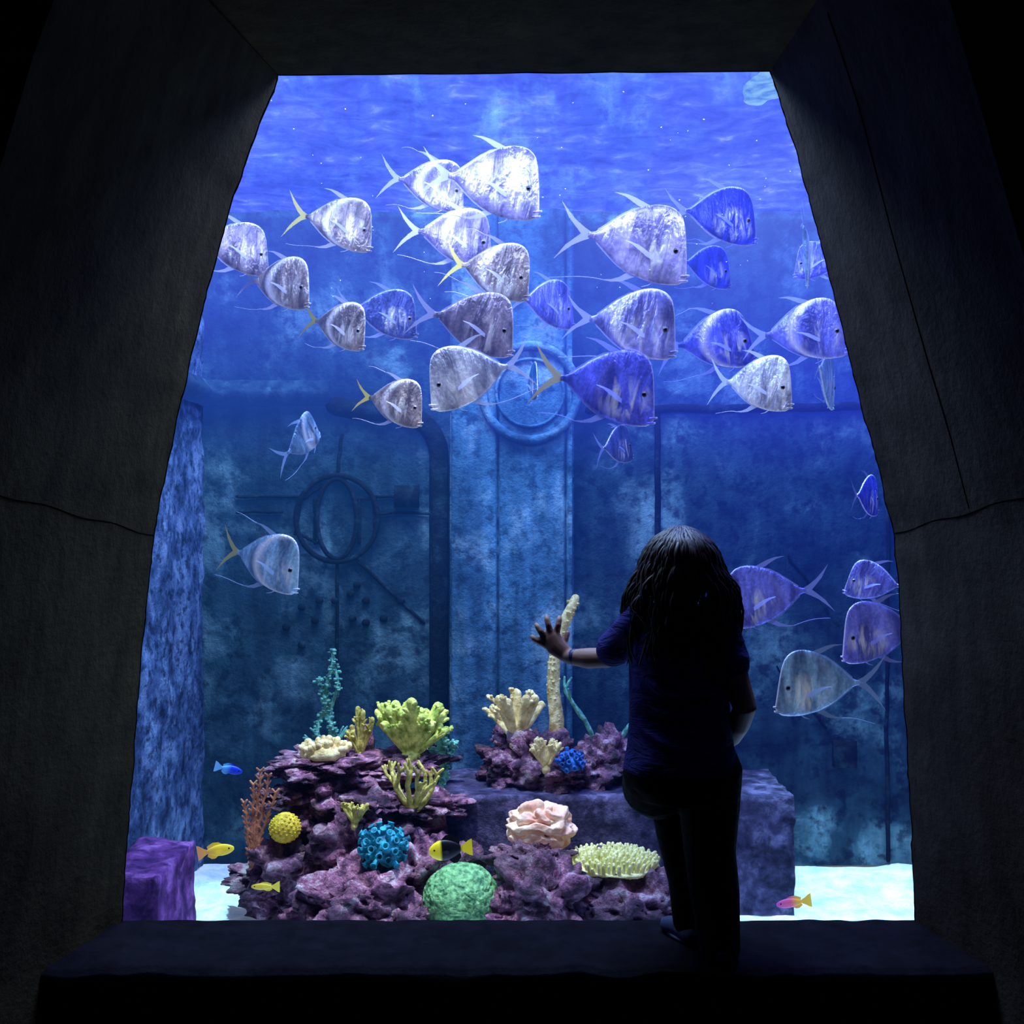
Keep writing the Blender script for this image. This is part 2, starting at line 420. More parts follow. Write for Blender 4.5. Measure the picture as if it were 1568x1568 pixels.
for p, q in [((-1.24, 1.67), (-.97, 1.67)), ((-.61, 1.67), (-.5, 1.67)), ((-1.24, 1.60), (-1.04, 1.60)), ((-.62, 1.595), (-.3, 1.595)), ((-.98, 1.5), (-.95, 1.67)), ((-.89, 1.46), (-.89, 1.66)), ((-.69, 1.46), (-.69, 1.66)), ((-.62, 1.5), (-.62, 1.67)), ((-.94, 1.66), (-.86, 1.72)), ((-.72, 1.66), (-.62, 1.66)), ((-.72, 1.4), (-.4, 1.1)), ((-.79, 1.38), (-.79, .5)), ((-.79, 1.75), (-.77, 1.95)), ((-.88, 1.46), (-.96, 1.5))]:
    n_ = 8; mb.tube([(p[0]+(q[0]-p[0])*i/n_+.006*noise.noise(Vector((i*.7, p[0]*9, 0))), 1.789, p[1]+(q[1]-p[1])*i/n_+.006*noise.noise(Vector((i*.7, p[1]*9, 5)))) for i in range(n_+1)], .008, 6)
mb.box((-.53, 1.765, 1.62), (-.42, 1.80, 1.72))
for (x, z) in [(-.87, 1.2), (-.80, 1.2), (-.73, 1.23), (-.66, 1.2), (-.89, 1.11), (-.72, 1.12), (-.66, 1.1), (-.58, 1.12), (-.95, 1.17), (-.5, 1.2), (-.7, 1.27), (-.95, 1.0), (-1.02, 1.08)]:
    mb.ball((x, 1.788, z), (.019, .014, .019), 10)
mb.build('gear_relief', M_relief)
mb = MB()
def groove(x0, z0, x1, z1, r=.009):
    n_ = 16; mb.tube([(x0+(x1-x0)*i/n_+.012*noise.noise(Vector((i*.6, x0*9, z0))), 1.797, z0+(z1-z0)*i/n_+.01*noise.noise(Vector((i*.6, x0*9, 5)))) for i in range(n_+1)], r, 6)
groove(.66, .02, .66, 2.05, .014); groove(1.7, .02, 1.7, 1.6, .010); groove(.35, 2.06, 1.9, 2.08, .022)
groove(1.25, 1.4, 1.5, 1.05, .006); groove(1.2, .9, 1.42, .62, .006)
mb.box((1.45, 1.76, .45), (1.55, 1.80, .57))
mb.build('panel_relief', M_relief)
def block(name, lo, hi, mat, seed):
    b = MB(); bm = bmesh.new(); bmesh.ops.create_cube(bm, size=1)
    bmesh.ops.subdivide_edges(bm, edges=bm.edges, cuts=18, use_grid_fill=True)
    c = [(a+q)/2 for a, q in zip(lo, hi)]; s = [q-a for a, q in zip(lo, hi)]
    vs = []
    for v in bm.verts:
        p = Vector((c[0]+v.co.x*s[0], c[1]+v.co.y*s[1], c[2]+v.co.z*s[2]))
        n = noise.noise(p*9+Vector((seed, 0, 0)))*.016+noise.noise(p*25)*.007
        vs.append(p+v.co.normalized()*n)
    fs = [tuple(v.index for v in f.verts) for f in bm.faces]; bm.free()
    b.add(vs, fs); b.build(name, mat)
block('stone_block', (-.27, 1.2, 0.0), (1.12, 1.64, .475), M_block, 1)
block('stone_block', (-1.375, .5, 0.0), (-1.17, .92, .39), M_block2, 5)

# ------------------------------------------------------------------ reef
mb = MB()
for i, (c, r) in enumerate([((-.769,1.2,.605),(.17,.13,.045)), ((-.593,1.3,.56),(.2,.14,.045)), ((-.44,1.35,.57),(.15,.12,.05)), ((-.75,1.2,.49),(.13,.12,.06)),
        ((-.66,1.36,.33),(.17,.12,.22)), ((-.35,1.2,.445),(.14,.12,.045)), ((-.84,1.1,.24),(.15,.14,.12)), ((-.97,1.15,.17),(.12,.10,.04)), ((-.86,1.15,.08),(.15,.13,.1)),
        ((-.6,1.1,.32),(.17,.14,.15)), ((-.36,1.28,.26),(.17,.13,.17)), ((-.8,1.15,.38),(.11,.1,.06)), ((-.55,1.1,.47),(.1,.1,.05)), ((-.9,1.1,.5),(.07,.08,.035)), ((-.48,1.15,.38),(.12,.1,.05))]):
    mb.rock(c, r, i+1, 5, .55, 3.4)
mb.build('reef_rock_mound', M_rock)
mb = MB()
for i, (c, r) in enumerate([((-.54,.9,.15),(.19,.14,.13)), ((-.70,.92,.10),(.12,.12,.1)), ((-.36,1.03,.22),(.13,.11,.13)), ((-.42,.85,.1),(.14,.12,.1)), ((-.25,1.1,.2),(.14,.1,.1))]):
    mb.rock(c, r, i+21, 5, .45, 5)
mb.build('reef_rock_mound', M_rock)
mb = MB()
for i, (c, r) in enumerate([((.125,.9,.17),(.17,.15,.15)), ((.07,1.02,.28),(.12,.1,.07)), ((.437,.9,.12),(.17,.14,.11)), ((.3,1.05,.17),(.12,.1,.12)), ((.55,.95,.13),(.15,.12,.12)), ((.0,.9,.1),(.12,.12,.1)), ((.38,1.0,.23),(.06,.06,.05))]):
    mb.rock(c, r, i+31, 5, .45, 5)
mb.build('reef_rock_mound', M_rock)
mb = MB()
for i, (c, r) in enumerate([((.01,1.45,.53),(.13,.12,.08)), ((.12,1.45,.57),(.12,.12,.10)), ((.3,1.42,.53),(.13,.12,.09)), ((.39,1.5,.54),(.11,.1,.12)), ((.2,1.36,.5),(.13,.1,.06)), ((.45,1.45,.5),(.14,.1,.06)), ((0.02,1.5,.62),(.09,.08,.06))]):
    mb.rock(c, r, i+41, 5, .5, 3.4)
mb.build('reef_rock_mound', M_rock)

def branch(mb, p, d, length, r, depth, spread=.6, seg=8, kids=2, shrink=.75):
    pts = [Vector(p)]; d = Vector(d).normalized()
    n = 4
    for i in range(n):
        j = Vector((random.uniform(-1, 1), random.uniform(-1, 1), random.uniform(-.6, 1)))*.22
        d = (d+j).normalized(); pts.append(pts[-1]+d*length/n)
    mb.tube(pts, [r*(1-.3*i/n) for i in range(n+1)], seg)
    if depth > 0:
        for k in range(kids):
            a = random.uniform(0, 2*math.pi)
            side = Vector((math.cos(a), math.sin(a), .25))
            branch(mb, pts[-1 if k < 2 else 2], (d+side*spread), length*shrink*random.uniform(.8, 1.1), r*.74, depth-1, spread, seg, kids, shrink)

def lobed(name, base, w, h, mat, n, seed, thick=.022, flat=.45):
    """upright fan of stubby, widening, forked fingers"""
    random.seed(seed); b = MB()
    for i in range(n):
        t = (i+.5)/n*2-1; a = t*1.15
        L = h*(.62+.3*math.cos(t*1.5))*random.uniform(.65, 1.15)
        yy = random.uniform(-.5, .5)*w*.5
        e = Vector((math.sin(a)*w*.5, yy, L)); s = Vector(base)
        pts = [s, s+e*.35, s+e*.7+Vector((math.sin(a)*.01, 0, .01)), s+e]
        b.tube(pts, [thick*.6, thick*.75, thick*.9, thick*1.0], 10, flat+.3)
        for q in range(4):
            f = s+e*random.uniform(.6, .85); d = (e.normalized()+Vector((random.uniform(-1, 1), random.uniform(-.6, .6), random.uniform(-.2, .6)))*.9).normalized()
            L2 = thick*random.uniform(1.5, 3.0)
            b.tube([f, f+d*L2*.5, f+d*L2], [thick*.6, thick*.6, thick*.65], 8, .7)
            for r_ in range(3):
                b.ball(f+d*L2+Vector((random.uniform(-1, 1), random.uniform(-1, 1), random.uniform(-.3, 1)))*thick*.6, thick*random.uniform(.3, .45), 8)
    b.ball(base, (w*.14, w*.12, h*.16), 12)
    return b.build(name, mat)

lobed('lime_cabbage_coral', (-.41, 1.3, .60), .31, .25, M_ylgreen, 18, 6, .021)
lobed('yellow_finger_coral', (-.615, 1.3, .60), .12, .20, M_olive, 6, 4, .011)
lobed('yellow_finger_coral', (-.59, .98, .42), .12, .11, M_olive, 5, 5, .010)
lobed('cream_cabbage_coral', (.02, 1.4, .64), .24, .21, M_cream, 7, 8, .020)
lobed('cream_cabbage_coral', (.138, 1.28, .56), .13, .13, M_cream, 7, 9, .012)
random.seed(11); b = MB(); b.rock((-.737, 1.16, .655), (.085, .07, .035), 3, 3, .2)
for i in range(46):
    a = random.uniform(0, 6.28); q = math.sqrt(random.random())
    x, y = math.cos(a)*q*.085, math.sin(a)*q*.07
    b.tube([(-.737+x*.8, 1.16+y*.8, .66), (-.737+x*1.15, 1.16+y*1.15, .70-.03*q*q+random.uniform(0, .012))], [.011, .0135], 8)
b.build('cream_knob_coral', M_cream)
random.seed(5); b = MB()
for dx in (-1.0, -.6, -.2, .25, .7, 1.1):
    branch(b, (-.385, 1.08, .445), (dx, random.uniform(-.4, .1), .9), .115, .013, 2, .55, 8, shrink=.6)
b.build('antler_coral', M_olive)
random.seed(8); b = MB()
for k, (dx, h) in enumerate([(0, .42), (.022, .36), (-.03, .3)]):
    pts = [(-.778+dx+.018*math.sin(i*.7+k), 1.5+.01*math.cos(i), .58+h*i/12) for i in range(13)]
    b.tube(pts, [.011*(1-.4*i/12) for i in range(13)], 8)
    for p in pts[1:]:
        for _ in range(8):
            d = Vector((random.uniform(-1, 1), random.uniform(-1, 1), random.uniform(-.2, 1))).normalized()
            b.ball(Vector(p)+d*.017, random.uniform(.005, .010), 6)
for dx in (-.9, .9, -.5, .6): branch(b, (-.778, 1.48, .6), (dx, -.1, .5), .07, .008, 1, .5, 6)
b.build('sea_rod_coral', M_teal)
random.seed(9); b = MB()
for dx in (-.5, -.2, .1, .4, .0):
    pts = [(-.288+dx*.12*i/7+.008*math.sin(i*1.3), 1.38, .47+.22*(1-abs(dx)*.5)*i/7) for i in range(8)]
    b.tube(pts, .009, 7)
    for p in pts:
        for _ in range(6):
            d = Vector((random.uniform(-1, 1), random.uniform(-1, 1), random.uniform(-.3, 1))).normalized(); b.ball(Vector(p)+d*.014, random.uniform(.006, .01), 6)
b.build('bushy_soft_coral', M_teal)
random.seed(12); b = MB()
for dx, hh in ((-.12, .24), (.06, .31), (.2, .36), (.36, .34), (.5, .28)):
    pts = [Vector((-.985, 1.0, .26))+Vector((dx*.19*(i/12)**1.1+.003*math.sin(i*2), .0, hh*i/12)) for i in range(13)]
    b.tube(pts, [.008-.0003*i for i in range(13)], 8)
    for p in pts[1:]:
        for s_ in (-1, 1): b.tube([p, p+Vector((s_*.012, random.uniform(-.006, .006), .014))], [.005, .004], 6)
b.build('sea_fan_coral', M_orange)
b = MB(); b.rock((-.852, .98, .415), (.058, .058, .054), 2, 4, .05, 3)
for i in range(160):
    z = 1-2*(i+.5)/160; a = i*2.399; rr = math.sqrt(1-z*z)
    b.ball((-.852+.057*rr*math.cos(a), .98+.057*rr*math.sin(a), .415+.053*z), .0055, 6)
b.build('yellow_ball_sponge', M_yellow)
def cups(name, c, r, n, cr, mat, seed):
    random.seed(seed); b = MB(); b.rock(c, (r*.8, r*.8, r*.7), seed, 3, .3)
    for i in range(n):
        z = 1-1.5*(i+.5)/n; a = i*2.399; rr = math.sqrt(max(0, 1-z*z))
        d = Vector((rr*math.cos(a), rr*math.sin(a), z)); p = Vector(c)+d*r*.6; L = r*random.uniform(.2, .6)
        t = d; u = t.orthogonal().normalized(); w = t.cross(u)
        def ring(o, q): return [p+t*o+u*math.cos(k*.628)*q+w*math.sin(k*.628)*q for k in range(10)]
        b.rings([ring(0, cr*.8), ring(L, cr*.85), ring(L+cr*.3, cr*1.1), ring(L+cr*.35, cr*.8), ring(L-cr*.9, cr*.4)], True)
    b.build(name, mat)
cups('turquoise_tube_coral', (-.476, .93, .355), .088, 55, .013, M_turq, 3)
cups('blue_tube_coral', (.234, 1.24, .60), .055, 30, .010, M_blue, 4)
b = MB(); bm = bmesh.new(); bmesh.ops.create_icosphere(bm, subdivisions=6, radius=1)
vs = []
for v in bm.verts:
    n = v.co.normalized(); q = n*3.2+Vector((noise.noise(n*2.1), noise.noise(n*2.1+Vector((5, 0, 0))), 0))*1.2
    g = abs(noise.noise(q*2.2)); g2 = min(1, g*5)
    d = 1 + .055*g2 + .03*noise.noise(n*2)+.015*noise.noise(n*22)
    vs.append((-.187+n.x*.135*d, .9+n.y*.13*d, .175+n.z*.125*d))
b.add(vs, [tuple(v.index for v in f.verts) for f in bm.faces]); bm.free(); b.build('green_brain_coral', M_brain)
# peach folded coral: fleshy mound with deep ruffled folds
b = MB(); bm = bmesh.new(); bmesh.ops.create_icosphere(bm, subdivisions=6, radius=1)
vs = []
for v in bm.verts:
    n = v.co.normalized(); a = math.atan2(n.z+.35, n.x)
    q = n*1.25+Vector((3.3, 1.2, 7.7)); w = Vector((noise.noise(q*1.5), noise.noise(q*1.5+Vector((9, 0, 0))), noise.noise(q*1.5+Vector((0, 9, 0)))))*.55
    g = min(1, abs(noise.noise((q+w)*1.2))*4.0)
    rad = math.sqrt(n.x*n.x+n.z*n.z)
    d = .78 + .30*g + .07*math.sin(a*8+noise.noise(n*2)*3)*rad**2 + .02*noise.noise(n*9)
    vs.append((.111+n.x*.125*d, 1.08+n.y*.085*d, .392+n.z*.092*d))
b.add(vs, [tuple(v.index for v in f.verts) for f in bm.faces]); bm.free(); b.build('peach_folded_coral', M_peach)
random.seed(14); b = MB()
b.tube([(.378, 1.0, .17), (.378, 1.0, .235)], [.05, .09], 16); b.rock((.378, 1.0, .265), (.165, .13, .028), 9, 4, .15)
for i in range(230):
    a = i*2.399; q = math.sqrt((i+.5)/230); x = .378+.165*q*math.cos(a)*1.03; y = 1.0+.13*q*math.sin(a)
    zz = .275+.028*(1-q*q)
    b.tube([(x, y, zz), (x+.01*q*math.cos(a), y+.01*q*math.sin(a), zz+.024*random.uniform(.7, 1.3))], [.0085, .006], 6)
b.build('table_coral', M_paleyel)
b = MB(); pts = [(.185, 1.5, .62), (.19, 1.5, .72), (.175, 1.5, .84), (.178, 1.5, .95), (.19, 1.5, 1.05), (.225, 1.49, 1.14), (.268, 1.48, 1.235)]
b.tube(pts, [.034, .031, .028, .026, .022, .024, .018], 14)
random.seed(3)
for i in range(140):
    k = random.uniform(0, 5.99); j = int(k); t = k-j; p = Vector(pts[j]).lerp(Vector(pts[j+1]), t); a = random.uniform(0, 6.28)
    b.ball(p+Vector((math.cos(a)*.024, math.sin(a)*.024, 0)), random.uniform(.005, .009), 6)
b.build('tall_tube_sponge', M_cream)
random.seed(22); b = MB()
for (p, d, L) in [((.42, 1.58, .50), (-.7, 0, .8), .26), ((.42, 1.58, .50), (.2, 0, 1), .24), ((.42, 1.58, .50), (.75, 0, .6), .18)]:
    branch(b, p, d, L, .014, 2, .5, 7, shrink=.5)
b.build('branching_staghorn_coral', M_teal)

# ------------------------------------------------------------------ fish
def mat_fish():
    m, nt = newmat('silver_fish_skin')
    oi = N(nt, 'ShaderNodeObjectInfo')
    t = N(nt, 'ShaderNodeTexCoord'); sp = N(nt, 'ShaderNodeSeparateXYZ'); nt.links.new(t.outputs['Object'], sp.inputs[0])
    vadd = N(nt, 'ShaderNodeVectorMath', operation='ADD'); cm = N(nt, 'ShaderNodeCombineXYZ')
    rnd = math_(nt, 'MULTIPLY', oi.outputs['Random'], 20.0); nt.links.new(rnd, cm.inputs[0]); nt.links.new(rnd, cm.inputs[1])
    nt.links.new(t.outputs['Object'], vadd.inputs[0]); nt.links.new(cm.outputs[0], vadd.inputs[1])
    mp = N(nt, 'ShaderNodeMapping'); mp.inputs['Scale'].default_value = (6, 2, 1.7); nt.links.new(vadd.outputs[0], mp.inputs[0])
    n1 = noise_n(nt, mp.outputs[0], 1.0, 3, .5, .4)
    base = mixc(nt, 1.0, oi.outputs['Color'], ramp(nt, n1, [(.36, (.30, .30, .36, 1)), (.5, (.66, .66, .72, 1)), (.64, (1.15, 1.15, 1.15, 1))]), 'MULTIPLY')
    # fine silvery grain
    nf = noise_n(nt, vadd.outputs[0], 26, 3, .6)
    base = mixc(nt, .45, base, ramp(nt, nf, [(.4, g1(.6)), (.62, g1(1.35))]), 'MULTIPLY')
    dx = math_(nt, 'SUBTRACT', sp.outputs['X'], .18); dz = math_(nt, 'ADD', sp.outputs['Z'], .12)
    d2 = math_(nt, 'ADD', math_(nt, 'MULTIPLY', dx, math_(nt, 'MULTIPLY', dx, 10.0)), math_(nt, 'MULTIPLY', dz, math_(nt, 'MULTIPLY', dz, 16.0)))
    patch = math_(nt, 'SUBTRACT', 1.0, d2, True)  # painted bright reflection over cheek and flank
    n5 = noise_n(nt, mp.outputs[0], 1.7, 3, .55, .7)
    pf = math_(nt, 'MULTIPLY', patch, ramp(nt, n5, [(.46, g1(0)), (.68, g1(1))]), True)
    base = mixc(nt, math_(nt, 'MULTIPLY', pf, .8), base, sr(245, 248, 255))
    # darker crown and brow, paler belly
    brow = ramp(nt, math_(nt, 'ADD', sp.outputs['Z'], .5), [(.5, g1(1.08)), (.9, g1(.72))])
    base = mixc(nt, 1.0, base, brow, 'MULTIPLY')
    ay = math_(nt, 'ABSOLUTE', sp.outputs['Y'])
    rim = ramp(nt, ay, [(0.0, g1(1)), (0.018, g1(0))])  # painted rim light: paler toward the body outline
    base = mixc(nt, rim, base, mixc(nt, .8, oi.outputs['Color'], sr(240, 240, 255)))
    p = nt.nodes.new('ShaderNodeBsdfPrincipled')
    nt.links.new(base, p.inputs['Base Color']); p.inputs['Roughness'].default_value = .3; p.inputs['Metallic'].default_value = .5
    nt.links.new(base, p.inputs['Emission Color']); p.inputs['Emission Strength'].default_value = .24  # skin glow painted in for light scattered by the water
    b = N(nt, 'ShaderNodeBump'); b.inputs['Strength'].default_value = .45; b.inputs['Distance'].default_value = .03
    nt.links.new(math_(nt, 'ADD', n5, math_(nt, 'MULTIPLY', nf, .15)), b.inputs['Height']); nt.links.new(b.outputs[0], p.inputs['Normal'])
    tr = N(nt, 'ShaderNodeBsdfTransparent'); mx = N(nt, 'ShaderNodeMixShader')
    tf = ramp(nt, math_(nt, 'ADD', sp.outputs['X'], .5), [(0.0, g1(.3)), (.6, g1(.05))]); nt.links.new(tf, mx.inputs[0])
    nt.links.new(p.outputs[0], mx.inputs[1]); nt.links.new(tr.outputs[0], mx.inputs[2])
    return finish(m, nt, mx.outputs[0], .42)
M_fish = mat_fish()
def mat_fin(name, tint, fac, tr):
    m, nt = newmat(name); oi = N(nt, 'ShaderNodeObjectInfo')
    c = mixc(nt, fac, oi.outputs['Color'], tint)
    s_ = princ(nt, c, .5, emis=c, estr=.12)
    t = N(nt, 'ShaderNodeBsdfTransparent'); mx = N(nt, 'ShaderNodeMixShader'); mx.inputs[0].default_value = tr
    nt.links.new(s_, mx.inputs[1]); nt.links.new(t.outputs[0], mx.inputs[2])
    return finish(m, nt, mx.outputs[0], .25)
M_fin = mat_fin('pale_fin', sr(180, 195, 250), .5, .35)
M_finy = mat_fin('yellow_fin', sr(190, 180, 60), .8, .1)
M_eye = mat_plain('fish_eye_black', sr(8, 8, 14), .15)
M_iris = mat_plain('fish_eye_silver', sr(110, 108, 130), .3)

TOP = [(-.5,.028),(-.45,.035),(-.40,.065),(-.32,.135),(-.22,.225),(-.12,.295),(-.02,.35),(.08,.385),(.16,.398),(.24,.395),(.31,.375),(.37,.335),(.41,.28),(.437,.21),(.458,.12),(.476,.02),(.494,-.09),(.510,-.2),(.520,-.26)]
BOT = [(-.5,-.028),(-.45,-.035),(-.40,-.065),(-.32,-.135),(-.22,-.22),(-.12,-.285),(-.02,-.335),(.1,-.37),(.2,-.388),(.28,-.392),(.35,-.39),(.40,-.386),(.437,-.38),(.458,-.370),(.476,-.358),(.494,-.342),(.51,-.322),(.520,-.295)]
def interp(tab, x):
    for (a, p), (b, q) in zip(tab, tab[1:]):
        if a <= x <= b: return p+(q-p)*(x-a)/(b-a)
    return tab[-1][1] if x > tab[-1][0] else tab[0][1]
def fin_sheet(mb, outline_a, outline_b, bend, th=.003, y0=0):
    n = len(outline_a)
    vs = []
    for a, b in zip(outline_a, outline_b):
        for t in (0, .33, .66, 1):
            x = a[0]+(b[0]-a[0])*t; z = a[1]+(b[1]-a[1])*t
            vs.append((x, y0+bend*(.5-x)**2, z))
    mb.add(vs, [(i*4+j, (i+1)*4+j, (i+1)*4+j+1, i*4+j+1) for i in range(n-1) for j in range(3)])
def lookdown(loc, L, yaw, pitch, col, yellow=False, bend=0.0, roll=0, fil=1.0, seed=0):
    rnd = random.Random(seed)
    mb = MB(); xs = [-.5+.94*i/30 for i in range(31)]+[.452, .465, .48, .492, .503, .512, .520]
    NV = 14; rings = []
    for x in xs:
        zt, zb = interp(TOP, x), interp(BOT, x)
        T = .056*math.sin(math.pi*min(1, max(0, (x+.56)/1.18)))**.8 + .006
        if x > .4: T *= max(.3, 1-((x-.4)/.14)**2*.7)
        ring = []
        for k in range(2*NV):
            if k < NV: v = k/NV; s_ = 1
            else: v = 2-k/NV; s_ = -1
            z = zb+(zt-zb)*(0.5-0.5*math.cos(math.pi*v))
            w = math.sin(math.pi*v)**.8
            # gill cover step and belly hollow
            gl = 1+.14*math.exp(-((x-.30)/.06)**2)*math.exp(-((z+.1)/.2)**2)-.12*math.exp(-((x-.20)/.03)**2)
            ring.append((x, s_*T*w*gl*(1-.25*v)+bend*(.5-x)**2, z))
        rings.append(ring)
    mb.rings(rings)
    mb.tube([(.47, .018, -.290), (.517, .012, -.280), (.542, 0, -.275), (.517, -.012, -.280), (.47, -.018, -.290)], .012, 6)
    mb.tube([(.46, .018, -.342), (.507, .012, -.336), (.530, 0, -.330), (.507, -.012, -.336), (.46, -.018, -.342)], .012, 6)
    for s_ in (-1, 1):
        mb.tube([(.27+.05*math.sin(a)*-1, s_*.050, -.08-.19*math.cos(a)) for a in [i*math.pi/8 for i in range(1, 8)]], .004, 5)
    mb.mi = 2 if yellow else 1
    sp = rnd.uniform(.75, 1.05)
    for s_ in (1, -1):
        a = [(-.47, .028*s_), (-.55, .07*s_), (-.64, .15*s_*sp), (-.73, .25*s_*sp), (-.80, .34*s_*sp)]
        b = [(-.50, -.01*s_), (-.575, .0*s_), (-.63, .055*s_), (-.71, .16*s_*sp), (-.805, .345*s_*sp)]
        fin_sheet(mb, a, b, bend)
    mb.mi = 1
    fin_sheet(mb, [(.08,.37),(-.02,.41),(-.10,.44),(-.19,.46),(-.30,.46)], [(.0,.34),(-.06,.36),(-.13,.40),(-.20,.435),(-.305,.457)], bend)
    fin_sheet(mb, [(.02,.36),(-.1,.325),(-.2,.26),(-.3,.175),(-.42,.07)], [(.0,.34),(-.1,.28),(-.2,.215),(-.3,.13),(-.42,.04)], bend)
    fin_sheet(mb, [(.03,-.34),(-.05,-.38),(-.12,-.415),(-.22,-.43),(-.32,-.425)], [(-.04,-.31),(-.09,-.33),(-.14,-.37),(-.22,-.405),(-.325,-.422)], bend)
    fin_sheet(mb, [(.0,-.345),(-.1,-.315),(-.2,-.255),(-.3,-.175),(-.42,-.07)], [(.0,-.31),(-.1,-.27),(-.2,-.21),(-.3,-.13),(-.42,-.04)], bend)
    def fila(p0, dx, dz, n=8, r=.005):
        pts = []
        for i in range(n):
            t = i/(n-1); x = p0[0]+dx*t; z = p0[1]+dz*t+.03*math.sin(t*3+seed)-.03*math.sin(seed)
            pts.append((x, bend*(.5-x)**2, z))
        mb.tube(pts, [r*(1-.5*i/(n-1)) for i in range(n)], 5)
    if seed % 3 == 0: fila((-.28, .457), -.3*fil, .03*rnd.uniform(-1, 1))
    fila((-.30, -.422), -.42*fil, .04*rnd.uniform(-1, 1))
    mb.tube([(.2, .0, -.38), (.15, .0, -.415), (.09, .0, -.435)], [.008, .006, .003], 6)
    for s_ in (-1, 1):
        A = [(.16, -.13), (.09, -.085), (.02, -.05), (-.06, -.03), (-.12, -.025)]
        B = [(.16, -.175), (.10, -.15), (.03, -.105), (-.05, -.055), (-.125, -.03)]
        vs = []
        for i, (a, b) in enumerate(zip(A, B)):
            yy = s_*(.056+.012*i)+bend*(.5-a[0])**2
            vs += [(a[0], yy, a[1]), (b[0], yy+s_*.008, b[1])]
        mb.add(vs, [(2*i, 2*i+1, 2*i+3, 2*i+2) for i in range(4)])
    mb.mi = 4
    for s_ in (-1, 1): mb.ball((.375, s_*.036, -.05), (.034, .012, .034), 12)
    mb.mi = 3
    for s_ in (-1, 1): mb.ball((.377, s_*.043, -.05), (.022, .010, .022), 10)
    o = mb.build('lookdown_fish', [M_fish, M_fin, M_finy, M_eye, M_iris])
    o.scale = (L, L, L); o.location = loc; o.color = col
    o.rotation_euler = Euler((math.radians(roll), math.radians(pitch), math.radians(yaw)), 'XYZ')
    return o
tan_ = sr(158, 146, 140); tanv = sr(152, 142, 164); vio = sr(162, 154, 208); lav = sr(180, 174, 235); blue = sr(100, 108, 245)
deep = sr(60, 70, 235); white = sr(225, 232, 252); dim = sr(84, 96, 165); bl2 = sr(126, 132, 242); silv = sr(140, 185, 225); teal = sr(60, 130, 200); lb = sr(158, 158, 240)
F = [
 (-.294,.9,2.81,.23,10,8,vio,0,.1), (-.054,.5,2.69,.29,-12,8,lav,0,-.1), (-.619,.8,2.641,.23,8,10,tan_,1,.1), (-.965,.7,2.527,.22,25,5,tanv,0,0),
 (-.81,.7,2.403,.22,-15,8,tan_,0,.1), (-.201,.8,2.594,.25,12,6,vio,0,.12), (-.056,.6,2.424,.235,-10,12,tan_,1,.1), (.418,.5,2.489,.31,-8,8,lav,0,-.12),
 (.788,1.0,2.722,.265,10,3,deep,0,0), (.793,1.3,2.598,.21,25,2,deep,0,0), (-.603,.7,2.255,.20,-18,12,tan_,1,.1), (-.488,1.1,2.371,.23,12,5,dim,0,0),
 (-.122,.55,2.235,.255,-8,10,tanv,0,-.15), (.141,1.1,2.408,.23,36,0,bl2,0,0), (.409,.6,2.246,.285,-10,8,lb,0,.1), (.753,.9,2.232,.265,12,-8,blue,0,.1),
 (1.053,.8,2.252,.265,-10,-4,bl2,0,.1), (-.147,.5,2.052,.25,188,12,white,0,.12), (-.42,.8,1.997,.205,-14,10,tan_,1,.1), (.328,.6,2.03,.305,-6,8,blue,1,-.15),
 (.812,.5,2.027,.22,-32,6,white,0,.1), (1.158,.9,2.095,.24,62,10,silv,0,0), (-.815,1.2,1.896,.2,76,-40,silv,0,.2), (.448,1.5,1.884,.2,50,-10,dim,0,0),
 (-.88,.8,1.427,.25,-12,12,silv,1,.12), (.881,.7,1.311,.26,172,8,bl2,0,.1), (1.005,.5,1.037,.26,190,0,silv,0,.1), (1.24,.6,1.197,.25,195,4,bl2,0,.1),
 (1.364,1.0,1.338,.18,170,-10,bl2,0,0), (1.342,1.0,1.662,.19,50,0,deep,0,0), (1.09,.9,2.567,.22,78,30,silv,0,.1), (.084,1.3,2.125,.19,-80,0,teal,0,0),
 (1.22,1.2,2.60,.18,160,0,blue,0,0)]
for i, f in enumerate(F):
    fx, fy, fz, L, yaw, pit, col, ye, be = f
    lookdown((fx, fy, fz), L*1.06, yaw, pit, col, bool(ye), be, roll=0, fil=.8+.5*((i*37) % 10)/10, seed=i)

